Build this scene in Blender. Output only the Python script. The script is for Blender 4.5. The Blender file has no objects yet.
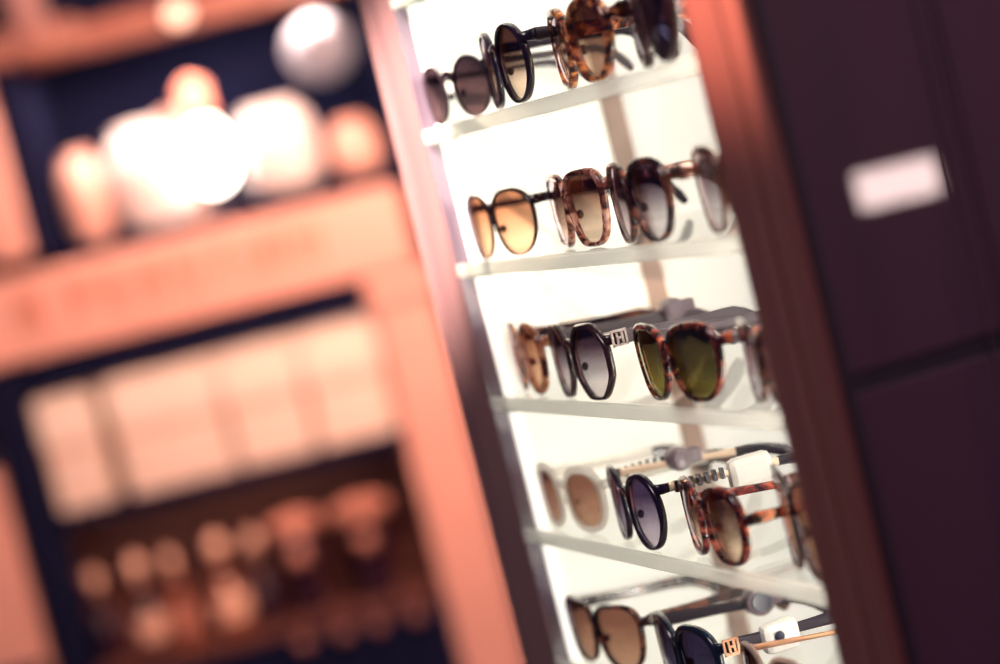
import bpy, bmesh, math, random
from mathutils import Vector, Matrix
random.seed(4)
PI = math.pi
scn = bpy.context.scene
COL = scn.collection

# ---------------------------------------------------------------- camera
cam_data = bpy.data.cameras.new('camera')
cam = bpy.data.objects.new('camera', cam_data); COL.objects.link(cam)
cam_data.sensor_width = 36.0
cam_data.lens = 84.96
cam_data.clip_start = 0.05
_X = Vector((0.33744109, -0.00638186, -0.94132502))     # world X axis seen in the camera's (right, down, forward) axes
_Y = Vector((0.90993452, -0.25395691, 0.32791013))
_Z = Vector((-0.24114867, -0.96719448, -0.07988842))
right = Vector((_X.x, _Y.x, _Z.x)); down = Vector((_X.y, _Y.y, _Z.y)); fwd = Vector((_X.z, _Y.z, _Z.z))
m = Matrix.Identity(4)
for i in range(3):
    m[i][0] = right[i]; m[i][1] = -down[i]; m[i][2] = -fwd[i]
m.translation = Vector((1.63281547, -0.56089493, 1.38750431))
cam.matrix_world = m
cam_data.dof.use_dof = True
cam_data.dof.focus_distance = 1.50
cam_data.dof.aperture_fstop = 2.4
scn.camera = cam

# ---------------------------------------------------------------- view, world, large lights
vs = scn.view_settings
vs.view_transform = 'Standard'; vs.look = 'None'; vs.gamma = 1.0; vs.use_curve_mapping = False
vs.exposure = 0.0
w = bpy.data.worlds.new('shop_dusk'); scn.world = w; w.use_nodes = True
w.node_tree.nodes['Background'].inputs[0].default_value = (0.26, 0.20, 0.56, 1)
w.node_tree.nodes['Background'].inputs[1].default_value = 0.10
scn.cycles.use_denoising = True
scn.cycles.max_bounces = 14
scn.cycles.transparent_max_bounces = 40
scn.cycles.caustics_reflective = False
scn.cycles.caustics_refractive = False


def light(kind, name, loc, target, energy, color, **kw):
    d = bpy.data.lights.new(name, kind); d.energy = energy; d.color = color
    for k, v in kw.items():
        setattr(d, k, v)
    o = bpy.data.objects.new(name, d); COL.objects.link(o)
    o.location = loc
    o.rotation_euler = (Vector(target) - Vector(loc)).to_track_quat('-Z', 'Y').to_euler()
    return o


YAW = math.radians(70.794)
CAMXY = Vector((1.63281547, -0.56089493, 0))


def back(x, y, z=0.0):
    """a point of the far cabinet's wall: x along it, y away from the shop front, z up"""
    c, s = math.cos(YAW), math.sin(YAW)
    return Vector((CAMXY.x + x * c - y * s, CAMXY.y + x * s + y * c, z))


# added unseen fills for case and cabinet, and the warm lamps on the wood
light('AREA', 'room_light', (0.55, -1.5, 2.3), (0.2, 0.0, 1.25), 15.0, (1.0, 0.86, 0.86), shape='RECTANGLE', size=0.9, size_y=0.5)  # added fill for the fronts of the glasses
light('SPOT', 'post_spot', (0.35, -0.80, 2.35), (-0.036, -0.014, 1.385), 980.0, (1.0, 0.78, 0.64), spot_size=math.radians(9), spot_blend=0.9, shadow_soft_size=0.02)
light('SPOT', 'jamb_spot', (0.52, -0.85, 2.3), (0.545, -0.03, 1.50), 520.0, (1.0, 0.52, 0.33), spot_size=math.radians(10), spot_blend=0.8, shadow_soft_size=0.02)
light('AREA', 'aisle_light', (2.5, 0.5, 2.4), (0.57, 0.1, 1.35), 16.0, (1.0, 0.60, 0.64), shape='RECTANGLE', size=0.5, size_y=0.5)  # unseen fill added to lift the outer side panel
light('AREA', 'bottle_light', back(-0.56, 3.985, 0.915), back(-0.56, 4.045, 0.80), 0.25, (1.0, 0.62, 0.45), shape='RECTANGLE', size=0.45, size_y=0.02)  # added fill that brightens the bottle tops
light('AREA', 'bay_light', back(-0.40, 3.99, 1.655), back(-0.40, 4.05, 1.40), 3.0, (1.0, 0.78, 0.66), shape='RECTANGLE', size=0.5, size_y=0.03)  # added fill that brightens the row of pale vessels
light('AREA', 'cabinet_lamp', back(0.06, 3.1, 1.80), back(-0.32, 4.0, 1.08), 32.0, (1.0, 0.56, 0.40), shape='RECTANGLE', size=0.7, size_y=0.25)

# ---------------------------------------------------------------- materials
MATS = {}


def newmat(name):
    mt = bpy.data.materials.new(name); mt.use_nodes = True
    MATS[name] = mt
    return mt, mt.node_tree, mt.node_tree.nodes['Principled BSDF']


def plain(name, color, rough=0.5, metal=0.0, coat=0.0, emit=None, strength=0.0, spec=0.5, coat_rough=0.03, noise=0.0, scale=20):
    mt, nt, b = newmat(name)
    b.inputs['Base Color'].default_value = (*color, 1)
    b.inputs['Roughness'].default_value = rough
    b.inputs['Metallic'].default_value = metal
    b.inputs['Coat Weight'].default_value = coat
    b.inputs['Coat Roughness'].default_value = coat_rough
    b.inputs['Specular IOR Level'].default_value = spec
    if emit:
        b.inputs['Emission Color'].default_value = (*emit, 1)
        b.inputs['Emission Strength'].default_value = strength
    if noise:
        tc = nt.nodes.new('ShaderNodeTexCoord'); nz = nt.nodes.new('ShaderNodeTexNoise')
        nz.inputs['Scale'].default_value = scale; nz.inputs['Detail'].default_value = 4
        nt.links.new(tc.outputs['Object'], nz.inputs['Vector'])
        rp = nt.nodes.new('ShaderNodeValToRGB')
        rp.color_ramp.elements[0].position = 0.3; rp.color_ramp.elements[1].position = 0.7
        rp.color_ramp.elements[0].color = (*[c * (1 - noise) for c in color], 1)
        rp.color_ramp.elements[1].color = (*[min(1, c * (1 + noise)) for c in color], 1)
        nt.links.new(nz.outputs['Fac'], rp.inputs['Fac']); nt.links.new(rp.outputs['Color'], b.inputs['Base Color'])
    return mt


def wood(name, c1, c2, scale=(60, 60, 3), rough=0.35, coat=0.3, coat_rough=0.1):
    mt, nt, b = newmat(name)
    tc = nt.nodes.new('ShaderNodeTexCoord'); mp = nt.nodes.new('ShaderNodeMapping'); nz = nt.nodes.new('ShaderNodeTexNoise')
    mp.inputs['Scale'].default_value = scale
    nz.inputs['Scale'].default_value = 1.0; nz.inputs['Detail'].default_value = 5; nz.inputs['Distortion'].default_value = 0.6
    rp = nt.nodes.new('ShaderNodeValToRGB')
    rp.color_ramp.elements[0].position = 0.32; rp.color_ramp.elements[1].position = 0.68
    rp.color_ramp.elements[0].color = (*c1, 1); rp.color_ramp.elements[1].color = (*c2, 1)
    L = nt.links.new
    L(tc.outputs['Object'], mp.inputs['Vector']); L(mp.outputs['Vector'], nz.inputs['Vector'])
    L(nz.outputs['Fac'], rp.inputs['Fac']); L(rp.outputs['Color'], b.inputs['Base Color'])
    b.inputs['Roughness'].default_value = rough; b.inputs['Coat Weight'].default_value = coat
    b.inputs['Coat Roughness'].default_value = coat_rough
    return mt


def tortoise(name, dark, mid, lightc, scale=150, p=(0.40, 0.52, 0.66)):
    mt, nt, b = newmat(name)
    tc = nt.nodes.new('ShaderNodeTexCoord'); nz = nt.nodes.new('ShaderNodeTexNoise')
    mp = nt.nodes.new('ShaderNodeMapping'); mp.inputs['Location'].default_value = (random.random() * 5, 0, random.random() * 5)
    mp.inputs['Scale'].default_value = (1, 0.6, 1)
    nz.inputs['Scale'].default_value = scale; nz.inputs['Detail'].default_value = 2; nz.inputs['Distortion'].default_value = 0.8
    rp = nt.nodes.new('ShaderNodeValToRGB'); e = rp.color_ramp.elements
    e[0].position = p[0]; e[0].color = (*dark, 1)
    e[1].position = p[2]; e[1].color = (*lightc, 1)
    k = e.new(p[1]); k.color = (*mid, 1)
    L = nt.links.new
    L(tc.outputs['Object'], mp.inputs['Vector']); L(mp.outputs['Vector'], nz.inputs['Vector'])
    L(nz.outputs['Fac'], rp.inputs['Fac']); L(rp.outputs['Color'], b.inputs['Base Color'])
    b.inputs['Roughness'].default_value = 0.18; b.inputs['Coat Weight'].default_value = 0.6; b.inputs['Coat Roughness'].default_value = 0.03
    b.inputs['Transmission Weight'].default_value = 0.0
    b.inputs['Subsurface Weight'].default_value = 0.25
    b.inputs['Subsurface Radius'].default_value = (0.004, 0.002, 0.001)
    return mt


def two_sided_ior(nt, fr, ior=1.5):
    """same reflectance entering and leaving a thin sheet"""
    ge = nt.nodes.new('ShaderNodeNewGeometry'); ma = nt.nodes.new('ShaderNodeMath'); ma.operation = 'MULTIPLY_ADD'
    ma.inputs[1].default_value = 1 / ior - ior; ma.inputs[2].default_value = ior
    nt.links.new(ge.outputs['Backfacing'], ma.inputs[0]); nt.links.new(ma.outputs[0], fr.inputs['IOR'])


def lensmat(name, top, bottom, lo=-0.013, hi=0.012, gloss=(0.9, 0.85, 0.95), base=0.05):
    """tinted lens: seen-through colour graded from its bottom to its top, with a mirror coat"""
    mt = bpy.data.materials.new(name); mt.use_nodes = True; MATS[name] = mt
    nt = mt.node_tree; nt.nodes.clear(); N = nt.nodes.new; L = nt.links.new
    out = N('ShaderNodeOutputMaterial'); tc = N('ShaderNodeTexCoord'); sp = N('ShaderNodeSeparateXYZ'); mr = N('ShaderNodeMapRange')
    mr.inputs[1].default_value = lo; mr.inputs[2].default_value = hi
    mx = N('ShaderNodeMix'); mx.data_type = 'RGBA'
    mx.inputs[6].default_value = (*bottom, 1); mx.inputs[7].default_value = (*top, 1)  # tint gradient; its dark top also stands in for reflections of the dark shop
    tr = N('ShaderNodeBsdfTransparent'); gl = N('ShaderNodeBsdfGlossy'); gl.inputs['Roughness'].default_value = 0.03
    gl.inputs['Color'].default_value = (*gloss, 1)
    fr = N('ShaderNodeFresnel'); fr.inputs['IOR'].default_value = 1.5
    two_sided_ior(nt, fr); mm = N('ShaderNodeMath'); mm.operation = 'ADD'; mm.inputs[1].default_value = base - 0.04; mm.use_clamp = True
    mix = N('ShaderNodeMixShader')
    L(tc.outputs['Object'], sp.inputs[0]); L(sp.outputs['Z'], mr.inputs[0]); L(mr.outputs[0], mx.inputs[0])
    L(mx.outputs[2], tr.inputs['Color']); L(fr.outputs[0], mm.inputs[0]); L(mm.outputs[0], mix.inputs[0])
    L(tr.outputs[0], mix.inputs[1]); L(gl.outputs[0], mix.inputs[2]); L(mix.outputs[0], out.inputs[0])
    return mt


def glassy(name, tint, ior=1.5, rough=0.02, add=None):
    mt = bpy.data.materials.new(name); mt.use_nodes = True; MATS[name] = mt
    nt = mt.node_tree; nt.nodes.clear(); N = nt.nodes.new; L = nt.links.new
    out = N('ShaderNodeOutputMaterial'); tr = N('ShaderNodeBsdfTransparent'); tr.inputs[0].default_value = (*tint, 1)
    gl = N('ShaderNodeBsdfGlossy'); gl.inputs['Roughness'].default_value = rough
    fr = N('ShaderNodeFresnel'); fr.inputs['IOR'].default_value = 1.5
    two_sided_ior(nt, fr, ior)
    mix = N('ShaderNodeMixShader')
    L(fr.outputs[0], mix.inputs[0]); L(tr.outputs[0], mix.inputs[1]); L(gl.outputs[0], mix.inputs[2])
    last = mix
    if add:                                            # a milky share of scattered light (frosted or thick acetate)
        df = N('ShaderNodeBsdfTranslucent'); df.inputs[0].default_value = (*add[0], 1)
        d2 = N('ShaderNodeBsdfDiffuse'); d2.inputs[0].default_value = (*add[0], 1)
        mA = N('ShaderNodeMixShader'); mA.inputs[0].default_value = 0.5
        L(df.outputs[0], mA.inputs[1]); L(d2.outputs[0], mA.inputs[2])
        mB = N('ShaderNodeMixShader'); mB.inputs[0].default_value = add[1]
        L(mix.outputs[0], mB.inputs[1]); L(mA.outputs[0], mB.inputs[2]); last = mB
    L(last.outputs[0], out.inputs[0])
    return mt


plain('white_laminate', (0.86, 0.85, 0.78), 0.5)
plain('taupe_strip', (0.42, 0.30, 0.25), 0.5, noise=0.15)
wood('post_wood', (0.19, 0.105, 0.115), (0.25, 0.14, 0.145), rough=0.3, coat=0.5)
wood('jamb_wood', (0.14, 0.050, 0.050), (0.20, 0.075, 0.068), rough=0.4, coat=0.0)
plain('dark_reveal', (0.16, 0.12, 0.17), 0.18, coat=0.8, coat_rough=0.05)
wood('lacquer_panel', (0.060, 0.024, 0.050), (0.088, 0.032, 0.062), scale=(12, 12, 1.2), rough=0.45, coat=1.0, coat_rough=0.015)
plain('dark_groove', (0.02, 0.012, 0.03), 0.5)
plain('brass_strip', (0.11, 0.07, 0.10), 0.35, metal=0.4)  # colour of thin strips that stand in for gloss streaks on the panel
glassy('shelf_glass', (0.99, 0.992, 0.98), rough=0.02, ior=1.25)
glassy('shelf_edge', (0.985, 0.99, 0.965), rough=0.15, ior=1.2, add=((0.97, 0.98, 0.93), 0.45))
plain('green_clip', (0.22, 0.38, 0.26), 0.3, coat=0.5)
plain('led', (1, 1, 1), 0.5, emit=(1.0, 0.96, 0.88), strength=75.0)  # strip added out of view to light the case walls
plain('backlit_opal', (0.80, 0.79, 0.72), 0.5, emit=(1.0, 0.975, 0.86), strength=0.56)  # glow added to the white panels for an evenly bright interior
plain('led_dim', (1, 1, 1), 0.5, emit=(1.0, 0.95, 0.86), strength=0.9)  # weak glow of the strip added at the left edge

plain('espresso_acetate', (0.035, 0.014, 0.018), 0.2, coat=0.6)
plain('black_acetate', (0.012, 0.007, 0.022), 0.2, coat=0.6)
plain('navy_acetate', (0.008, 0.014, 0.035), 0.2, coat=0.6)
plain('smoke_acetate', (0.055, 0.035, 0.045), 0.2, coat=0.6)
plain('brown_acetate', (0.10, 0.035, 0.025), 0.2, coat=0.6)
glassy('white_acetate', (0.97, 0.94, 0.90), rough=0.1, add=((0.97, 0.94, 0.89), 0.5))
plain('satin_black', (0.022, 0.014, 0.026), 0.5, spec=0.25)
plain('satin_smoke', (0.10, 0.08, 0.095), 0.5, spec=0.25)
plain('cream_acetate', (0.85, 0.64, 0.47), 0.25, coat=1.0)
glassy('crystal_acetate', (0.80, 0.68, 0.62), rough=0.05, add=((0.62, 0.50, 0.46), 0.35))
tortoise('tortoise_amber', (0.030, 0.008, 0.012), (0.22, 0.05, 0.025), (0.78, 0.30, 0.10))
tortoise('tortoise_pink', (0.05, 0.012, 0.014), (0.34, 0.10, 0.07), (0.80, 0.45, 0.33), scale=120)
tortoise('tortoise_red', (0.026, 0.006, 0.012), (0.14, 0.022, 0.020), (0.50, 0.12, 0.06), scale=140)
tortoise('tortoise_dark', (0.012, 0.005, 0.012), (0.05, 0.016, 0.016), (0.22, 0.075, 0.045), scale=110)
tortoise('tortoise_orange', (0.10, 0.02, 0.012), (0.50, 0.15, 0.06), (0.85, 0.42, 0.22), scale=90)
plain('silver', (0.34, 0.28, 0.27), 0.45, metal=1.0)
plain('gold', (0.50, 0.27, 0.17), 0.4, metal=1.0)
plain('gunmetal', (0.2, 0.15, 0.17), 0.3, metal=1.0)
plain('tag_white', (0.80, 0.77, 0.72), 0.4)
plain('tag_grey', (0.16, 0.11, 0.14), 0.35, coat=0.4)
plain('tag_dark', (0.02, 0.02, 0.05), 0.3, coat=0.4)
lensmat('lens_brown', (.27,.17,.14), (.93,.82,.72))
lensmat('lens_brown_even', (.48,.32,.26), (.70,.53,.44))
lensmat('lens_amber', (.64,.42,.31), (.90,.70,.56))
lensmat('lens_violet', (.26,.20,.31), (.80,.74,.82))
lensmat('lens_grey', (.19,.14,.18), (.90,.88,.90))
lensmat('lens_smoke', (.20,.15,.17), (.32,.25,.26))
lensmat('lens_green', (.19,.16,.11), (.48,.44,.23), gloss=(0.9, 0.9, 0.6), base=0.12)
lensmat('lens_dark', (.16,.14,.22), (.26,.25,.36), base=0.07)
lensmat('lens_clear', (.38,.31,.34), (.93,.92,.93), base=0.06)

plain('salmon_paint', (0.84, 0.43, 0.36), 0.45, noise=0.06, scale=9)
plain('letter_relief', (0.66, 0.28, 0.19), 0.5)
plain('back_navy', (0.006, 0.008, 0.034), 0.8, spec=0.1)
wood('back_wood', (0.10, 0.032, 0.030), (0.17, 0.055, 0.042), scale=(4, 30, 40), rough=0.5)
wood('rail_wood', (0.26, 0.09, 0.07), (0.38, 0.14, 0.10), scale=(4, 30, 40), rough=0.5)
plain('box_card', (0.92, 0.72, 0.62), 0.6, noise=0.08, scale=12)
plain('box_lid', (0.95, 0.80, 0.70), 0.6)
plain('box_edge', (0.62, 0.27, 0.18), 0.6)
plain('bottle_body', (0.03, 0.010, 0.025), 0.25, coat=0.6)
plain('bottle_amber', (0.30, 0.09, 0.045), 0.25, coat=0.6)
plain('stopper', (0.95, 0.55, 0.42), 0.3, coat=0.3)  # pale peach paints the bright glints on the bottles
plain('copper_lid', (0.62, 0.26, 0.20), 0.4)
plain('dull_copper', (0.36, 0.14, 0.12), 0.4)
plain('white_ceramic', (0.90, 0.80, 0.80), 0.4)
plain('pink_ceramic', (0.88, 0.50, 0.42), 0.4)
plain('lamp_glow', (1, 1, 1), 0.5, emit=(1.0, 0.93, 0.80), strength=12.0)
plain('shade_red', (0.75, 0.28, 0.20), 0.6, emit=(0.85, 0.22, 0.14), strength=0.15)
plain('globe_glass', (0.14, 0.125, 0.15), 0.3, emit=(0.95, 0.80, 0.85), strength=0.18)  # dim glow painting a blurred reflection in the shape of a globe
plain('peach_bulb', (1, 0.8, 0.7), 0.5, emit=(1.0, 0.55, 0.38), strength=1.3)
plain('blob_lamp', (1, 1, 1), 0.5, emit=(1.0, 0.74, 0.70), strength=26.0)
plain('dull_metal', (0.10, 0.06, 0.08), 0.4, metal=0.6)
plain('floor_tile', (0.10, 0.06, 0.07), 0.35, noise=0.3, scale=3)
plain('wall_paint', (0.10, 0.045, 0.07), 0.8, noise=0.15, scale=2)
plain('ceiling_paint', (0.09, 0.06, 0.10), 0.8, noise=0.1, scale=2)


# ---------------------------------------------------------------- mesh helpers
def link(name, bm, mat, parent=None, smooth=False, loc=None, angle=None):
    bmesh.ops.recalc_face_normals(bm, faces=bm.faces)
    me = bpy.data.meshes.new(name); bm.to_mesh(me); bm.free()
    if smooth:
        for p in me.polygons:
            p.use_smooth = True
        if angle:
            me.set_sharp_from_angle(angle=math.radians(angle))
    me.materials.append(MATS[mat])
    o = bpy.data.objects.new(name, me); COL.objects.link(o)
    if parent:
        o.parent = parent
    if loc is not None:
        o.location = loc
    return o


def empty(name, loc, rz=0.0, label=None, cat=None, group=None):
    o = bpy.data.objects.new(name, None); COL.objects.link(o); o.empty_display_size = 0.05
    o.location = loc; o.rotation_euler = (0, 0, rz)
    if label: o['label'] = label
    if cat: o['category'] = cat
    if group: o['group'] = group
    return o


def tag(o, label, cat, group=None):
    o['label'] = label; o['category'] = cat
    if group: o['group'] = group
    return o


def struct(o):
    o['kind'] = 'structure'; return o


def box(bm, x0, x1, y0, y1, z0, z1, bev=0.0):
    r = bmesh.ops.create_cube(bm, size=1.0)
    vv = r['verts']
    for v in vv:
        v.co = Vector((x0 + (v.co.x + .5) * (x1 - x0), y0 + (v.co.y + .5) * (y1 - y0), z0 + (v.co.z + .5) * (z1 - z0)))
    if bev:
        es = list({e for v in vv for e in v.link_edges})
        bmesh.ops.bevel(bm, geom=es, offset=bev, segments=2, profile=0.5, affect='EDGES')
    return bm


def bx(*a, bev=0.0):
    return box(bmesh.new(), *a, bev=bev)


def lathe(bm, prof, n=24, cx=0, cy=0, cz=0):
    rings = []
    for r, z in prof:
        if r < 1e-6:
            rings.append([bm.verts.new((cx, cy, cz + z))])
        else:
            rings.append([bm.verts.new((cx + r * math.cos(2 * PI * i / n), cy + r * math.sin(2 * PI * i / n), cz + z)) for i in range(n)])
    for a, b in zip(rings, rings[1:]):
        for i in range(n):
            j = (i + 1) % n
            if len(a) == 1 and len(b) == 1: continue
            if len(a) == 1: bm.faces.new((a[0], b[i], b[j]))
            elif len(b) == 1: bm.faces.new((a[i], a[j], b[0]))
            else: bm.faces.new((a[i], a[j], b[j], b[i]))
    return bm


def sweep(bm, pts, side, ws, hs, n=10, e=3.0):
    """closed tube of superellipse section along pts; side = thickness direction, ws thickness, hs height"""
    rings = []
    P = [Vector(p) for p in pts]
    for i, p in enumerate(P):
        t = (P[min(i + 1, len(P) - 1)] - P[max(i - 1, 0)]).normalized()
        s = Vector(side); s = (s - t * s.dot(t)).normalized()
        u = t.cross(s).normalized()
        wd = ws[i] if isinstance(ws, (list, tuple)) else ws
        ht = hs[i] if isinstance(hs, (list, tuple)) else hs
        ring = []
        for k in range(n):
            a = 2 * PI * (k + .5) / n
            c, q = math.cos(a), math.sin(a)
            ring.append(bm.verts.new(p + s * (wd / 2 * math.copysign(abs(c) ** (2 / e), c)) + u * (ht / 2 * math.copysign(abs(q) ** (2 / e), q))))
        rings.append(ring)
    for a, b in zip(rings, rings[1:]):
        for k in range(n):
            j = (k + 1) % n
            bm.faces.new((a[k], a[j], b[j], b[k]))
    bm.faces.new(rings[0][::-1]); bm.faces.new(rings[-1])
    return bm


# ---------------------------------------------------------------- sunglasses
BASE = 2.0


def curve_y(x):
    return BASE * x * x


def outline(lw, lh, e=2.3, taper=0.06, lift=0.0, flat=0.0, corner=None, n=56):
    """one lens outline around (0,0); +x is the outer side"""
    pts = []
    for i in range(n):
        a = 2 * PI * i / n
        c, s = math.cos(a), math.sin(a)
        if corner:                                     # polygonal lens with soft corners
            k = corner; ph = PI / k
            aa = (a + ph) % (2 * ph) - ph
            r = 1.0 / max(0.88, math.cos(aa)) * 0.97
            r = 0.55 * r + 0.45 * (abs(c) ** e + abs(s) ** e) ** (-1 / e)
            x, z = lw / 2 * r * c, lh / 2 * r * s
        else:
            x = lw / 2 * math.copysign(abs(c) ** (2 / e), c)
            z = lh / 2 * math.copysign(abs(s) ** (2 / e), s)
        zz = z / (lh / 2)
        x *= 1 + taper * zz
        if flat and zz > 0: z *= 1 - flat * zz * abs(x / (lw / 2)) * 0
        z += lift * lh * max(0, x / (lw / 2)) * max(0, zz)
        pts.append((x, z))
    return pts


def offset(pts, w_top, w_bot, w_out=0.0):
    n = len(pts); out = []
    for i in range(n):
        x0, z0 = pts[i - 1]; x1, z1 = pts[(i + 1) % n]
        tx, tz = x1 - x0, z1 - z0
        l = math.hypot(tx, tz) or 1
        nx, nz = tz / l, -tx / l
        f = (nz + 1) / 2
        w = w_bot + (w_top - w_bot) * f * f + w_out * max(0, nx) * max(0, nz + .5)
        out.append((pts[i][0] + nx * w, pts[i][1] + nz * w))
    return out


def add_rim(bm, inner, outer, cx, cz, th, sgn):
    prof = [(0, -.30), (.18, -.5), (.75, -.5), (1, -.22), (1, .25), (.85, .5), (.12, .5), (0, .3)]
    n = len(inner); rings = []
    for i in range(n):
        (xi, zi), (xo, zo) = inner[i], outer[i]
        ring = []
        for f, d in prof:
            x = cx + sgn * (xi + (xo - xi) * f); z = cz + zi + (zo - zi) * f
            ring.append(bm.verts.new((x, curve_y(x) + d * th, z)))
        rings.append(ring)
    m_ = len(prof)
    for i in range(n):
        a, b = rings[i], rings[(i + 1) % n]
        for k in range(m_):
            j = (k + 1) % m_
            bm.faces.new((a[k], a[j], b[j], b[k]))


def lens_bm(inner, cx, cz, sgn, th=0.0016, scale=1.02):
    bm = bmesh.new(); n = len(inner); fs = [1.0, .8, .55, .28]
    sides = []
    for d in (-th / 2, th / 2):
        rings = []
        for f in fs:
            ring = []
            for xi, zi in inner:
                x = sgn * xi * f * scale; z = zi * f * scale
                y = curve_y(cx + x) - 0.0022 * (1 - f * f) + d
                ring.append(bm.verts.new((x, y, z)))
            rings.append(ring)
        c = bm.verts.new((0, curve_y(cx) - 0.0022 + d, 0))
        for a, b in zip(rings, rings[1:]):
            for i in range(n):
                j = (i + 1) % n
                bm.faces.new((a[i], a[j], b[j], b[i]))
        for i in range(n):
            bm.faces.new((rings[-1][i], rings[-1][(i + 1) % n], c))
        sides.append(rings[0])
    for i in range(n):
        j = (i + 1) % n
        bm.faces.new((sides[0][i], sides[0][j], sides[1][j], sides[1][i]))
    return bm


def plate_bm(x, y, z, w=0.0012, l=0.011, h=0.011, sgn=1):
    """pierced metal plate with an open H between two rails, on the temple's outer side"""
    bm = bmesh.new(); x0, x1 = sorted((x, x + sgn * w))
    t = 0.0016
    box(bm, x0, x1, y, y + l, z + h / 2 - t, z + h / 2); box(bm, x0, x1, y, y + l, z - h / 2, z - h / 2 + t)
    box(bm, x0, x1, y, y + t, z - h / 2, z + h / 2); box(bm, x0, x1, y + l - t, y + l, z - h / 2, z + h / 2)
    box(bm, x0, x1, y + l * .30, y + l * .30 + t, z - h * .32, z + h * .32)
    box(bm, x0, x1, y + l * .62, y + l * .62 + t, z - h * .32, z + h * .32)
    box(bm, x0, x1, y + l * .30, y + l * .66, z - t / 2, z + t / 2)
    return bm


def sunglasses(label, loc, yaw, shape, lw, lh, sep=0.0615, rt=0.004, rb=0.0028, wo=0.0, th=0.0042,
               frame='black_acetate', lens='lens_brown', temple=None, tip=None, th_h=0.0065, bridge_z=0.22, bridge_h=0.006,
               plate=None, stripes=None, hinge_lift=0.30, temple_len=0.127, drop=0.0, group=None, tip_drop=1.0, wire=False):
    temple = temple or frame
    root = empty('sunglasses', loc, math.radians(yaw), label, 'sunglasses', group)
    lw *= 1.06; lh *= 1.06; rt *= .80; rb *= .78; th *= .78
    inner = outline(lw, lh, **shape); outer = offset(inner, rt, rb, wo)
    zlow = min(p[1] for p in outer); cz = -zlow + 0.0003
    cx = sep / 2
    bm = bmesh.new()
    for s in (-1, 1):
        add_rim(bm, inner, outer, s * cx, cz, th, s)
    # bridge
    zi = cz + lh * bridge_z
    xin = min((p for p in inner if abs(p[1] - lh * bridge_z) < lh * .12), key=lambda p: p[0])[0]
    xb = cx + xin
    pts = []
    for k in range(9):
        t = k / 8 * 2 - 1
        x = t * (xb - 0.0008); pts.append((x, curve_y(x) - 0.0004, zi + 0.0035 * (1 - t * t)))
    sweep(bm, pts, (0, 1, 0), th * .95, [bridge_h * (1.25 - .35 * (1 - (k / 4 - 1) ** 2)) for k in range(9)])
    # end pieces that carry the hinges
    zh = cz + lh * hinge_lift
    xo = max((p for p in outer if abs(p[1] - lh * hinge_lift) < lh * .12), key=lambda p: p[0])[0]
    xe = cx + xo
    for s in (-1, 1):
        sweep(bm, [(s * (xe - .004), curve_y(xe), zh), (s * (xe + .0002), curve_y(xe) + .0008, zh), (s * (xe + .0016), curve_y(xe) + .003, zh),
                   (s * (xe + .0018), curve_y(xe) + .0075, zh)], (0, 0, 1), [.007, .007, .007, th_h * .95], [th * .9, .004, .0036, .0034])
    # nose pads
    for s in (-1, 1):
        r = bmesh.ops.create_uvsphere(bm, u_segments=8, v_segments=6, radius=0.0030)
        for v in r['verts']:
            v.co = Vector((s * (xb + .0005) + v.co.x * .35, curve_y(xb) + .0045 + v.co.y * .8, cz - lh * .08 + v.co.z))
    fr = link('frame_front', bm, frame, root, smooth=True, angle=50)
    for s in (-1, 1):
        link('lens', lens_bm(inner, s * cx, cz, s), lens, root, smooth=True, loc=(s * cx, 0, cz), angle=50)
    # temples
    y0 = curve_y(xe) + .0078
    for s in (-1, 1):
        L = temple_len; P = []; W = []; H = []
        for k in range(17):
            t = k / 16; y = y0 + L * t
            if t < .66: z = zh - t / .66 * (0.006 + drop)
            else:
                q = (t - .66) / .34
                z = zh - (0.006 + drop) - (zh - .0065 - (0.006 + drop)) * tip_drop * (q ** 1.5)
                y -= 0.010 * q * q
            P.append((s * (xe + .0018 - .024 * t), y, z))
            W.append(.0034 if t > .05 else .003)
            H.append(th_h * (1.0 - .30 * math.sin(PI * min(1, t / .7))) if t < .7 else th_h * (1 + .25 * (t - .7) / .3 if t < .95 else .8))
        cut = 17
        if tip:
            cut = 10
        bm = bmesh.new(); sweep(bm, P[:cut + 1] if tip else P, (1, 0, 0), W[:cut + 1] if tip else W, H[:cut + 1] if tip else H)
        to = link('temple', bm, temple, root, smooth=True, angle=60)
        if tip:
            bm = bmesh.new(); sweep(bm, P[cut:], (1, 0, 0), [v * 1.15 for v in W[cut:]], [v * 1.12 for v in H[cut:]])
            o = link('temple_tip', bm, tip, to, smooth=True, angle=60)
        if stripes:
            bm = bmesh.new()
            for k in range(7):
                ys = y0 + .004 + k * .0052
                box(bm, s * (xe + .0018) - .0021, s * (xe + .0018) + .0021, ys, ys + .0024, zh - th_h * .50 - .0012, zh + th_h * .48)
            link('striped_inlay', bm, stripes, to)
        if plate:
            link('metal_plate', plate_bm(s * (xe + .0036), y0 - .006, zh, sgn=s), plate, to)
        bm = bmesh.new()
        lathe(bm, [(0, -.0028), (.0013, -.0028), (.0013, .0028), (0, .0028)], n=10, cx=s * (xe + .0006), cy=y0 - .001, cz=zh)
        link('hinge', bm, 'gunmetal', to, smooth=True, angle=40)
    return root, (xe, y0, zh)


ROUND = dict(e=2.05, taper=0.02)
PANTO = dict(e=2.35, taper=0.13)
SQUARE = dict(e=3.3, taper=0.17)
GEO = dict(e=2.2, taper=0.03, corner=8)
BUTTER = dict(e=2.8, taper=0.17, lift=0.05)
WIDE = dict(e=2.45, taper=0.17, lift=0.02)
OVAL = dict(e=2.5, taper=0.04)

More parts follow.
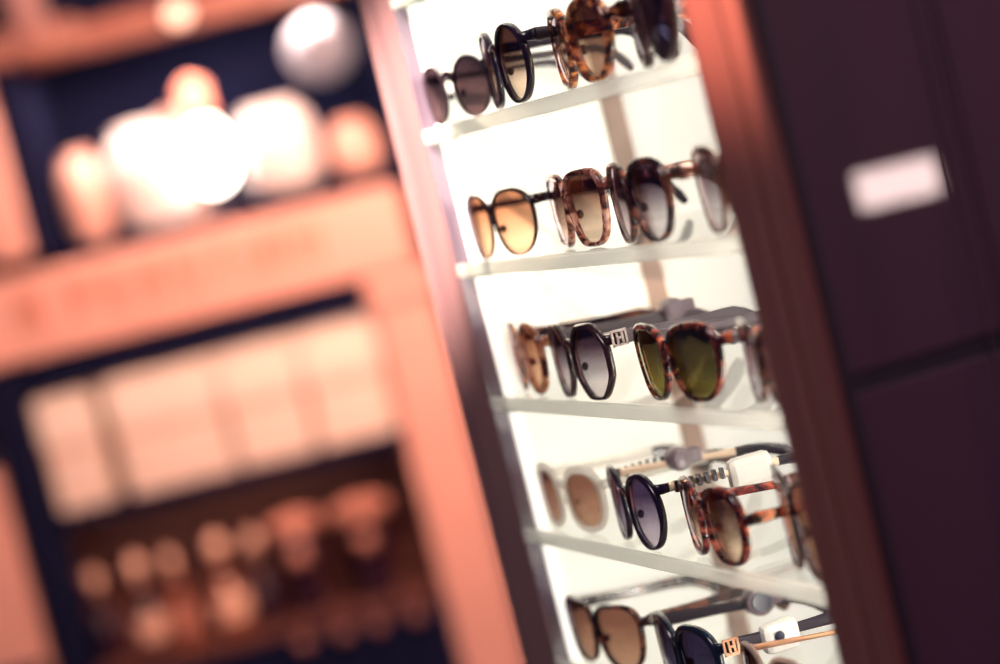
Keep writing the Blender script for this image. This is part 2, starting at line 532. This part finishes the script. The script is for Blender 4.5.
S1, S2, S3, S4, S5, S0 = 1.405, 1.305, 1.205, 1.105, 1.005, 1.505
G1 = 'sunglasses on the highest visible shelf'
G2 = 'sunglasses on the second shelf down'
G3 = 'sunglasses on the third shelf down'
G4 = 'sunglasses on the fourth shelf down'
G5 = 'sunglasses on the lowest shelf'
pairs = {}
pairs['A1'] = sunglasses('small round dark sunglasses with smoky lenses beside the wooden post', (0.0615, -0.006, S1), 6, ROUND, .040, .038, sep=.060, rt=.0022, rb=.0016, th=.003,
    frame='smoke_acetate', lens='lens_smoke', group=G1)
pairs['B1'] = sunglasses('thin black round sunglasses in sharp focus on the top shelf', (0.1695, -0.007, S1), -6.5, ROUND, .043, .045, rt=.0036, rb=.0030, th=.0062,
    frame='black_acetate', lens='lens_brown', temple='satin_black', th_h=.0085, group=G1)
pairs['C1'] = sunglasses('thick amber and black mottled sunglasses on the top shelf', (0.2905, -0.003, S1), -6, PANTO, .045, .040, rt=.0075, rb=.0045, wo=.002, th=.007,
    frame='tortoise_amber', lens='lens_brown', th_h=.012, bridge_h=.010, group=G1)
pairs['D1'] = sunglasses('chunky near-black sunglasses at the post end of the top shelf', (0.4065, -0.004, S1), -11, PANTO, .034, .045, sep=.054, rt=.0085, rb=.005, wo=.002, th=.008,
    frame='espresso_acetate', lens='lens_dark', temple='satin_black', th_h=.015, bridge_h=.010, group=G1)
pairs['A2'] = sunglasses('brown-lensed sunglasses with a thin dark frame beside the wooden post', (0.0795, -0.005, S2), 3, PANTO, .049, .041, rt=.0032, rb=.0018, th=.0035,
    frame='espresso_acetate', lens='lens_amber', temple='satin_black', group=G2)
pairs['B2'] = sunglasses('squared pink-brown mottled sunglasses with pale gradient lenses', (0.2060, 0.003, S2), -5.5, SQUARE, .046, .041, rt=.0050, rb=.0040, wo=.002, th=.0055,
    frame='tortoise_pink', lens='lens_brown', th_h=.010, group=G2)
pairs['C2'] = sunglasses('dark brown oval sunglasses with grey gradient lenses, third on second shelf', (0.3335, -0.007, S2), -6, PANTO, .045, .042, sep=.057, rt=.0050, rb=.0032, wo=.002, th=.0055,
    frame='tortoise_dark', lens='lens_grey', temple='tortoise_pink', th_h=.010, group=G2)
pairs['D2'] = sunglasses('brown sunglasses with pale grey lenses partly behind the jamb, second shelf', (0.4535, -0.003, S2), -5, BUTTER, .044, .041, sep=.056, rt=.0070, rb=.0020, wo=.0018, th=.005,
    frame='brown_acetate', lens='lens_clear', temple='tortoise_dark', th_h=.010, group=G2)
pairs['A3'] = sunglasses('small orange mottled sunglasses beside the post on the third shelf', (0.055, 0.001, S3), -8, PANTO, .033, .038, sep=.051, rt=.0080, rb=.0070, th=.005,
    frame='tortoise_orange', lens='lens_amber', temple='tortoise_dark', th_h=.011, group=G3)
pairs['B3'] = sunglasses('black eight-sided sunglasses with a silver pierced plate at the hinge', (0.172, -0.007, S3), -3, GEO, .045, .044, rt=.0042, rb=.0032, wo=.0018, th=.0055,
    frame='espresso_acetate', lens='lens_grey', temple='satin_smoke', plate='silver', th_h=.010, group=G3)
pairs['C3'] = sunglasses('red-brown mottled sunglasses with olive green lenses', (0.319, -0.002, S3), .5, WIDE, .0465, .040, rt=.0050, rb=.0036, wo=.0018, th=.0055,
    frame='tortoise_red', lens='lens_green', temple='satin_smoke', th_h=.009, group=G3)
pairs['D3'] = sunglasses('dark brown sunglasses with clear grey lenses, right end of third shelf', (0.446, -0.002, S3), -11, BUTTER, .048, .040, rt=.0060, rb=.0016, wo=.0018, th=.005,
    frame='tortoise_dark', lens='lens_clear', temple='tortoise_pink', th_h=.010, group=G3)
pairs['A4'] = sunglasses('white framed sunglasses with brown oval lenses', (0.074, -0.001, S4), 1.5, OVAL, .040, .0355, sep=.062, rt=.0075, rb=.0060, wo=.0018, th=.005,
    frame='white_acetate', lens='lens_brown_even', temple='white_acetate', tip='tortoise_dark', th_h=.009, group=G4)
pairs['B4'] = sunglasses('black round sunglasses with violet lenses and striped cream temples', (0.199, -0.004, S4), -7, ROUND, .043, .043, rt=.0045, rb=.0028, wo=.002, th=.0055,
    frame='black_acetate', lens='lens_violet', temple='cream_acetate', tip='black_acetate', stripes='black_acetate', th_h=.0065, group=G4, tip_drop=.35, hinge_lift=.36)
pairs['C4'] = sunglasses('tall glossy red-brown mottled sunglasses on the fourth shelf', (0.319, -0.004, S4), -7, OVAL, .042, .0405, rt=.0050, rb=.0040, wo=.0018, th=.006,
    frame='tortoise_red', lens='lens_brown', th_h=.008, group=G4, hinge_lift=.12)
pairs['D4'] = sunglasses('large dark framed amber-lensed sunglasses cut by the jamb, fourth shelf', (0.436, 0.000, S4), -13, BUTTER, .046, .050, sep=.060, rt=.0055, rb=.0030, wo=.002, th=.005,
    frame='espresso_acetate', lens='lens_amber', temple='tortoise_dark', th_h=.010, group=G4)
pairs['A5'] = sunglasses('dark brown butterfly sunglasses beside the post on the lowest shelf', (0.076, -0.002, S5), 3.5, BUTTER, .049, .040, rt=.0040, rb=.0026, wo=.001, th=.005,
    frame='tortoise_dark', lens='lens_brown_even', th_h=.010, group=G5)
pairs['B5'] = sunglasses('blue-black sunglasses with gold pierced plates on the temples', (0.217, -0.001, S5), -5, PANTO, .048, .040, rt=.0060, rb=.0040, wo=.0018, th=.006,
    frame='navy_acetate', lens='lens_dark', temple='satin_black', plate='gold', th_h=.010, group=G5)
pairs['C5'] = sunglasses('sunglasses with slim rose gold temples on the lowest shelf', (0.356, -0.004, S5), -5, PANTO, .046, .040, rt=.0035, rb=.0025, th=.004,
    frame='crystal_acetate', lens='lens_brown', temple='gold', tip='tortoise_orange', th_h=.0045, group=G5, tip_drop=.55)

# ---------------------------------------------------------------- security tags clipped on temples
def temple_point(key, s, t):
    root, (xe, y0, zh) = pairs[key]
    y = y0 + .127 * t
    z = zh - min(1, t / .66) * .006
    x = s * (xe + .0018 - .024 * t)
    a = root.rotation_euler.z
    return Vector((root.location.x + x * math.cos(a) - y * math.sin(a), root.location.y + x * math.sin(a) + y * math.cos(a), root.location.z + z)), a


def round_tag(key, s, t, label, body, cap, dz=0.0, r=.0095):
    p, a = temple_point(key, s, t)
    root = empty('security_tag', p + Vector((0, 0, dz)), a, label, 'security tag', 'security tags clipped to temples')
    bm = bmesh.new()
    lathe(bm, [(0, -.007), (r * .85, -.007), (r, -.0055), (r, .004), (r * .93, .006), (r * .75, .0065), (0, .0065)], n=28)
    bmesh.ops.rotate(bm, verts=bm.verts, cent=(0, 0, 0), matrix=Matrix.Rotation(PI / 2, 3, 'Y'))
    link('tag_body', bm, body, root, smooth=True, angle=40)
    bm = bmesh.new()
    lathe(bm, [(0, .0066), (r * .72, .0066), (r * .66, .0080), (0, .0084)], n=24)
    bmesh.ops.rotate(bm, verts=bm.verts, cent=(0, 0, 0), matrix=Matrix.Rotation(PI / 2, 3, 'Y'))
    link('tag_cap', bm, cap, root, smooth=True, angle=40)
    bm = bx(-.0068, .0050, .0, .016, -.005, .005, bev=.0015)
    link('tag_clip', bm, body, root)
    return root


def block_tag(key, s, t, label, body, l=.034, h=.018, wd=.012, pin=None):
    p, a = temple_point(key, s, t)
    root = empty('security_tag', p, a, label, 'security tag', 'security tags clipped to temples')
    link('tag_body', bx(-wd / 2, wd / 2, 0, l, -h * .62, h * .38, bev=.005), body, root)
    if pin:
        bm = bmesh.new(); lathe(bm, [(0, 0), (.0028, 0), (.0034, .0012), (0, .0016)], n=16)
        bmesh.ops.rotate(bm, verts=bm.verts, cent=(0, 0, 0), matrix=Matrix.Rotation(PI / 2, 3, 'Y'))
        link('tag_pin', bm, pin, root, smooth=True, loc=(wd / 2, l * .4, -.001))
    return root


round_tag('B4', -1, .32, 'round grey security tag behind the black round sunglasses', 'tag_grey', 'tag_grey', dz=.002, r=.0085)
round_tag('B3', -1, .62, 'round grey security tag behind the olive green lenses', 'tag_grey', 'tag_grey', dz=.004, r=.0085)
round_tag('B5', -1, .50, 'round blue-black security tag above the gold pierced plate', 'tag_grey', 'tag_dark', dz=.001, r=.0105)
block_tag('B4', 1, .33, 'white block security tag on the striped cream temple', 'tag_white', l=.031, h=.022, wd=.010)
block_tag('B5', 1, .17, 'pale security tag with a dark pin on the blue-black temple', 'tag_white', l=.026, h=.020, wd=.013, pin='tag_dark')

# ---------------------------------------------------------------- the lit display case
ZB, ZT = 0.86, 2.05
case = empty('display_case', (0, 0, 0), 0, 'tall wooden display case with a bright white lit interior and glass shelves', 'display case')
bm = bx(-.072, -.001, -.012, .160, 0.0, 2.12, bev=.002)                 # left post with fluting
post = link('left_post', bm, 'post_wood', case)
bm = bmesh.new()
for x in (-.068, -.060, -.054):
    sweep(bm, [(x, -.0125, z / 100) for z in range(2, 212, 30)], (1, 0, 0), .004, .0035, n=8, e=2)
link('fluting', bm, 'post_wood', post, smooth=True)
link('reveal_strip', bx(-.0009, 0.0, -.012, -.001, ZB, ZT), 'dark_reveal', case)
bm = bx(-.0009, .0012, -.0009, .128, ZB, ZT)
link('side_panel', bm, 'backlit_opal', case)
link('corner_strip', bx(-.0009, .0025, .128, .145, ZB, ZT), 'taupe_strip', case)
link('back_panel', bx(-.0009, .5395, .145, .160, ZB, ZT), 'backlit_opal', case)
link('inner_side_panel', bx(.5300, .5395, -.0215, .1445, ZB, ZT), 'white_laminate', case)
jamb = link('right_post', bx(.511, .574, -.030, -.022, 0.0, 2.12, bev=.002), 'jamb_wood', case)
bm = bmesh.new()
sweep(bm, [(.548, -.0305, z / 100) for z in range(2, 212, 30)], (1, 0, 0), .012, .004, n=10, e=2)
link('bead', bm, 'jamb_wood', jamb, smooth=True)
link('groove', bx(.5705, .5735, -.0215, -.016, 0, 2.10), 'dark_groove', case)
bm = bmesh.new()
box(bm, .540, .570, -.0215, .160, 0.0, 1.218, bev=.001)
box(bm, .540, .570, -.0215, .160, 1.228, 2.12, bev=.001)
link('outer_panel', bm, 'lacquer_panel', case)
link('panel_joint', bx(.5405, .5675, -.0205, .159, 1.218, 1.228), 'dark_groove', case)  # dark band built in place of a blurred shadow and reflection
bm = bmesh.new()
for y in (.068, .077, .082):
    sweep(bm, [(.5702, y, z / 100) for z in range(1, 212, 30)], (0, 1, 0), .0012, .003, n=8, e=2)
link('brass_inlay', bm, 'brass_strip', case, smooth=True)  # raised strips in place of vertical gloss streaks
link('back_stile', bx(.540, .574, .1605, .185, 0, 2.12, bev=.002), 'jamb_wood', case)
link('base_cabinet', bx(-.0005, .5395, -.010, .144, 0.06, ZB - .001, bev=.002), 'jamb_wood', case)
link('plinth', bx(-.0005, .5395, .010, .144, 0.0, .059), 'dark_groove', case)
link('top_panel', bx(-.0005, .5395, -.010, .144, ZT, 2.12), 'jamb_wood', case)
link('light_strip', bx(.5262, .5298, .108, .120, ZB + .01, ZT - .01), 'led', case)  # added light, hidden behind the right post
link('light_strip', bx(.0013, .0040, .000, .006, ZB + .01, ZT - .01), 'led_dim', case)  # added light along the front edge of the side panel

shelf_labels = ['glass shelf above the small round dark sunglasses, topmost in view',
                'glass shelf carrying the thin black round sunglasses',
                'glass shelf carrying the squared pink-brown mottled sunglasses',
                'glass shelf carrying the olive green lensed sunglasses',
                'glass shelf carrying the white framed sunglasses',
                'glass shelf carrying the butterfly sunglasses, lowest in view']
for i, z in enumerate((1.5, 1.4, 1.3, 1.2, 1.1, 1.0)):
    bm = bx(.0042, .5255, -.0085, .1275, z - .0048, z + .0048)
    sh = link('glass_shelf', bm, 'shelf_glass', None)
    tag(sh, shelf_labels[i], 'shelf', 'glass shelves of the case')
    bm = bx(.0003, .5255, -.0135, -.0087, z - .0050, z + .0050, bev=.0016)
    link('polished_edge', bm, 'shelf_edge', sh, smooth=False)
    link('shelf_clip', bx(.014, .044, -.0100, -.0005, z - .0064, z - .0049, bev=.0004), 'green_clip', sh)

# ---------------------------------------------------------------- far wall unit, seen out of focus
CAB = empty('shop_cabinet', back(0, 4.0), YAW, 'salmon and navy wooden shop cabinet with a lettered header board', 'cabinet')
# uprights
st = link('right_stile', bx(-.200, -.092, -.010, .32, 0.0, 1.212, bev=.006), 'salmon_paint', CAB)
link('capital', bx(-.205, -.086, -.024, -.011, 1.165, 1.208, bev=.004), 'salmon_paint', st)
link('left_stile', bx(-.875, -.812, -.010, .32, 0.0, 1.20, bev=.004), 'back_navy', CAB)
link('right_upper_stile', bx(-.098, -.050, -.002, .32, 1.213, 2.2, bev=.004), 'back_navy', CAB)
link('left_upper_stile', bx(-.735, -.675, .0, .32, 1.375, 2.2, bev=.004), 'back_navy', CAB)
hb = link('header_board', bx(-.89, -.108, -.030, .05, 1.214, 1.356, bev=.008), 'salmon_paint', CAB)


def letter(bm, ch, x, z, h, y=-.036):
    """raised capital letters of the header, box strokes"""
    t = h * .20; wl = h * .62; d = (y, y + .006)
    def S(x0, x1, z0, z1): box(bm, x + x0, x + x1, d[0], d[1], z + z0, z + z1)
    if ch in 'RPEFLBHINMTDKU': S(0, t, 0, h) if ch != 'T' else S(wl / 2 - t / 2, wl / 2 + t / 2, 0, h)
    if ch in 'RPEFBTD': S(0, wl, h - t * .7, h)
    if ch in 'RPEFBH': S(0, wl * .85, h * .48, h * .48 + t * .7)
    if ch in 'ELBDU': S(0, wl, 0, t * .7)
    if ch in 'RPB': S(wl - t, wl, h * .5, h)
    if ch in 'HNMDU': S(wl - t, wl, 0, h)
    if ch in 'BR': S(wl - t, wl, 0, h * .45)
    if ch in 'NM': S(t, wl - t, h * .55, h * .8)
    if ch in 'OAC':
        S(0, t, 0, h); S(0, wl, h - t * .7, h)
        if ch != 'A': S(0, wl, 0, t * .7)
        if ch != 'C': S(wl - t, wl, 0, h)
        if ch == 'A': S(0, wl, h * .4, h * .4 + t * .7)
    if ch == 'S':
        S(0, wl, h - t * .7, h); S(0, t, h * .5, h); S(0, wl, h * .45, h * .45 + t * .7); S(wl - t, wl, 0, h * .5); S(0, wl, 0, t * .7)


xx = -.775
for ch in 'R PERSTIAN':
    if ch != ' ':
        bm = bmesh.new(); letter(bm, ch, xx, 1.262, .062); link('raised_letter', bm, 'letter_relief', hb)
    xx += .030 if ch == 'I' else .060 if ch != ' ' else .030
link('dark_rail', bx(-.812, -.2005, .0, .06, 1.160, 1.2135), 'back_navy', CAB)
link('upper_board', bx(-.675, -.0985, -.02, .31, 1.362, 1.382, bev=.002), 'back_navy', CAB)
link('box_shelf', bx(-.8115, -.2005, -.010, .31, .920, .944, bev=.002), 'back_navy', CAB)
link('bottle_shelf', bx(-.8115, -.2005, -.008, .31, .650, .668, bev=.002), 'back_wood', CAB)
link('drawer_front', bx(-.8115, -.2005, .0, .03, .40, .646, bev=.003), 'back_navy', CAB)
link('lower_drawer_front', bx(-.8115, -.2005, .0, .03, .02, .396, bev=.003), 'back_navy', CAB)
link('top_rail', bx(-.6745, -.0985, -.02, .06, 1.692, 1.742, bev=.004), 'rail_wood', CAB)
link('cornice', bx(-.80, -.0985, -.03, .32, 1.95, 2.05, bev=.006), 'back_navy', CAB)
link('side_board', bx(-.8115, -.800, .08, .31, .669, .919), 'back_wood', CAB)
link('side_board', bx(-.212, -.2005, .02, .31, .669, .919), 'back_wood', CAB)
link('bottle_back', bx(-.7995, -.2125, .17, .19, .669, .919), 'back_wood', CAB)
link('back_board', bx(-.8115, -.0985, .31, .325, .02, 2.04), 'back_navy', CAB)
link('left_upright_strip', bx(-.80, -.7355, -.03, .30, 1.385, 1.80, bev=.006), 'salmon_paint', CAB)
link('left_rail', bx(-.7350, -.56, -.045, -.021, 1.700, 1.755, bev=.004), 'rail_wood', CAB)
link('left_bracket', bx(-.66, -.60, -.06, -.0455, 1.70, 1.90, bev=.004), 'rail_wood', CAB)
for x in (-.452, -.384, -.323, -.255):
    bm = bmesh.new(); lathe(bm, [(0, -.012), (.012, -.010), (.014, -.002), (.006, .004), (.005, .016)], n=16)
    bmesh.ops.rotate(bm, verts=bm.verts, cent=(0, 0, 0), matrix=Matrix.Rotation(-PI / 2, 3, 'X'))
    link('drawer_knob', bm, 'dull_copper', CAB, smooth=True, loc=(x, -.017, .633))

# second cabinet at the far left edge
o = link('salmon_cabinet', bx(-1.30, -.884, -.03, .30, 0, 1.045, bev=.006), 'salmon_paint')
o.location = back(0, 4.0); o.rotation_euler.z = YAW
tag(o, 'pale salmon cabinet standing beyond the navy stile at the far side', 'cabinet')
link('dark_plinth', bx(-1.29, -.885, -.034, -.0305, .0, .712), 'back_navy', o)


def at_cab(name, x, y, z, label, cat, group=None):
    return empty(name, back(x, 4.0 + y, z), YAW, label, cat, group)


# four storage boxes
xs = [(-.806, -.706, 1.142), (-.682, -.492, 1.148), (-.486, -.350, 1.150), (-.344, -.206, 1.152)]
bl = ['salmon lidded storage box at the navy stile, narrowest of the four', 'wide salmon lidded storage box next to the narrowest box',
      'salmon lidded storage box third from the navy stile', 'pale salmon lidded storage box against the bright stile']
for (a, b, zt), lab in zip(xs, bl):
    r = at_cab('storage_box', (a + b) / 2, 0.02, .9445, lab, 'storage box', 'storage boxes in the cabinet')
    hw = (b - a) / 2
    link('box_body', bx(-hw + .003, hw - .003, .002, .20, 0, .118, bev=.002), 'box_card', r)
    link('lid', bx(-hw, hw, -.002, .203, .1185, zt - .9445, bev=.003), 'box_lid', r)
    link('trim_band', bx(-hw + .004, hw - .004, -.001, .0015, .100, .104), 'box_edge', r)

# bottles: x, top z, body colour, bulb
bl = [(-.784, .138, .013, 'bottle_body'), (-.710, .142, .016, 'bottle_body'), (-.650, .146, .013, 'bottle_amber'), (-.566, .150, .019, 'bottle_amber'), (-.504, .150, .015, 'bottle_body')]
lb = ['slim dark bottle with a peach stopper, beside the navy stile', 'dark bottle with peach stopper and pale round belly, second from navy stile',
      'amber bottle with a peach stopper, middle of the five', 'amber bottle with the tallest bright stopper and a glowing belly',
      'dark bottle with a peach stopper next to the copper-lidded jars']
for (x, zc, r0, mt), lab in zip(bl, lb):
    r = at_cab('stoppered_bottle', x, .045, .6685, lab, 'bottle', 'stoppered bottles in the lower compartment')
    bm = bmesh.new(); R0 = r0 * 1.55
    lathe(bm, [(0, 0), (R0 * .8, 0), (R0, .012), (R0 * 1.05, .045), (R0 * .8, .075), (.007, .092), (.006, .118), (.008, .121), (0, .121)], n=24)
    link('bottle_glass', bm, mt, r, smooth=True, angle=50)
    bm = bmesh.new()
    hs = .050 if r0 > .015 else .042
    lathe(bm, [(0, 0), (.004, 0), (.006, .006)] + [(r0 * .85 * math.sin(PI * (k + 1) / 8) ** .8, .006 + hs * (k + 1) / 8) for k in range(7)] + [(0, .006 + hs)], n=20)
    link('stopper', bm, 'stopper', r, smooth=True, loc=(0, 0, .1205))
    if mt == 'bottle_amber' or r0 > .015:
        bm = bmesh.new(); hh = .020 if r0 < .015 else .024
        lathe(bm, [(0, 0), (R0 * 1.08, 0), (R0 * 1.14, hh * .5), (R0 * 1.10, hh * 1.6), (0, hh * 1.6)], n=24)
        link('belly_band', bm, 'copper_lid' if r0 < .015 else 'stopper', r, smooth=True, loc=(0, 0, .026), angle=40)  # lower glint of the bottle, painted as a band
for x, lab, w_ in ((-.428, 'dark tall jar with a wide copper lid beside the bottles', .044), (-.310, 'larger dark jar with a wide copper lid near the bright stile', .052)):
    r = at_cab('lidded_jar', x, .055, .6685, lab, 'jar', 'copper-lidded jars')
    bm = bmesh.new()
    lathe(bm, [(0, 0), (w_ * .55, 0), (w_ * .62, .02), (w_ * .75, .09), (w_ * .9, .13), (w_ * .62, .145), (0, .145)], n=28)
    link('jar_body', bm, 'bottle_body', r, smooth=True, angle=50)
    bm = bmesh.new()
    lathe(bm, [(0, 0), (w_, 0), (w_ * 1.05, .006), (w_ * 1.02, .020), (w_ * .6, .028), (w_ * .2, .032), (0, .034)], n=28)
    link('jar_lid', bm, 'copper_lid', r, smooth=True, loc=(0, 0, .1455), angle=50)
    bm = bmesh.new(); lathe(bm, [(0, -.018), (.014, -.012), (.018, 0), (.014, .012), (0, .018)], n=16)
    link('medallion', bm, 'copper_lid', r, smooth=True, loc=(0, -w_ * .80, .105))

# upper compartment: pale vessels, lamp, globe
def vessel(x, y, prof, mat, lab, cat='vase', name='ceramic_vase', grp='pale ceramics on the header board'):
    r = at_cab(name, x, y, 1.3825, lab, cat, grp)
    bm = bmesh.new(); lathe(bm, prof, n=28); link('vase_body', bm, mat, r, smooth=True, angle=60)
    rr, zz = prof[-2]
    bm = bmesh.new(); lathe(bm, [(rr * .8, -.004), (rr * 1.15, -.004), (rr * 1.2, 0), (rr * 1.15, .004), (rr * .8, .004), (rr * .8, -.004)], n=24)
    link('vase_lip', bm, mat, r, smooth=True, loc=(0, 0, zz + .004))
    return r


vessel(-.631, .05, [(0, 0), (.026, 0), (.038, .03), (.040, .09), (.034, .13), (.022, .145), (0, .145)], 'pink_ceramic', 'pink ceramic vase at the dark upper stile')
vessel(-.522, .05, [(0, 0), (.048, 0), (.064, .03), (.066, .09), (.056, .14), (.032, .165), (0, .165)], 'white_ceramic', 'white ceramic vase between the pink vase and the lamp')
vessel(-.290, .04, [(0, 0), (.050, 0), (.068, .03), (.070, .09), (.060, .13), (.04, .145), (0, .145)], 'white_ceramic', 'wide white ceramic vase beyond the bright lamp')
vessel(-.165, .06, [(0, 0), (.030, 0), (.044, .02), (.044, .06), (.034, .085), (.022, .09), (0, .09)], 'pink_ceramic', 'low pink ceramic vase below the lilac globe')
vessel(-.470, .16, [(0, 0), (.028, 0), (.034, .05), (.034, .14), (.026, .17), (.018, .18), (0, .18)], 'pink_ceramic', 'tall pink vase standing behind the lamp and white vase')

r = at_cab('table_lamp', -.410, .055, 1.3825, 'glowing white table lamp with a red cap on top', 'lamp')
bm = bmesh.new(); lathe(bm, [(0, 0), (.026, 0), (.028, .006), (.010, .012), (.008, .035), (0, .035)], n=20); link('lamp_base', bm, 'dull_metal', r, smooth=True, angle=40)
bm = bmesh.new(); lathe(bm, [(.01, .036), (.030, .05), (.040, .085), (.034, .125), (.020, .150), (0, .152)], n=28); link('lamp_globe', bm, 'lamp_glow', r, smooth=True)
bm = bmesh.new(); lathe(bm, [(0, .1525), (.020, .1525), (.026, .165), (.024, .215), (.012, .228), (0, .230)], n=20); link('lamp_cap', bm, 'shade_red', r, smooth=True, angle=50)

r = at_cab('globe_pendant', -.180, .03, 1.556, 'lilac-white ribbed glass globe hanging in front of the dark upper bay', 'lamp')
bm = bmesh.new(); n_ = 48
prof = [(0, -.005)] + [(.057 * math.sin(PI * k / 14), .052 - .057 * math.cos(PI * k / 14)) for k in range(1, 14)] + [(0, .109)]
lathe(bm, prof, n=n_)
for i, v in enumerate(bm.verts):
    a = math.atan2(v.co.y, v.co.x); f = 1 + .03 * math.cos(a * 16); v.co.x *= f; v.co.y *= f
link('globe', bm, 'globe_glass', r, smooth=True)
bm = bmesh.new(); lathe(bm, [(0, .104), (.014, .104), (.014, .116), (.0015, .118), (.0015, .134), (0, .134)], n=12); link('cord', bm, 'dull_metal', r)
r = at_cab('spotlight', -.392, -.033, 1.716, 'small peach spotlight mounted on the upper rail', 'spotlight')
bm = bmesh.new(); lathe(bm, [(0, 0), (.022, .0), (.023, .010), (0, .0125)], n=20)
bmesh.ops.rotate(bm, verts=bm.verts, cent=(0, 0, 0), matrix=Matrix.Rotation(PI / 2, 3, 'X')); link('lamp_housing', bm, 'dull_metal', r, loc=(0, .0125, 0))
bm = bmesh.new(); lathe(bm, [(0, 0), (.020, 0), (.020, .003), (0, .006)], n=20)
bmesh.ops.rotate(bm, verts=bm.verts, cent=(0, 0, 0), matrix=Matrix.Rotation(PI / 2, 3, 'X')); link('bulb', bm, 'peach_bulb', r, loc=(0, -.0005, 0))

# ---------------------------------------------------------------- lamp on the side wall that the glossy side of the case mirrors
r = empty('wall_lamp', (1.985, 0.832, 1.221), math.radians(90 + 29.3), 'small bright rectangular wall lamp facing the case', 'wall lamp')
link('lamp_housing', bx(-.066, .066, -.030, -.0005, -.028, .028, bev=.003), 'dull_metal', r)
link('diffuser', bx(-.048, .048, .0, .004, -.022, .022, bev=.001), 'blob_lamp', r)
link('bracket', bx(-.010, .010, -.50, -.0305, -.010, .010), 'dull_metal', r)

# ---------------------------------------------------------------- room
struct(link('floor', bx(-4.5, 4.0, -4.0, 4.2, -.10, -.001), 'floor_tile'))
struct(link('ceiling', bx(-4.5, 4.0, -4.0, 4.2, 2.9, 3.0), 'ceiling_paint'))
o = struct(link('wall_back', bx(-3.0, 2.2, .36, .46, 0, 2.9), 'wall_paint')); o.location = back(0, 4.0); o.rotation_euler.z = YAW
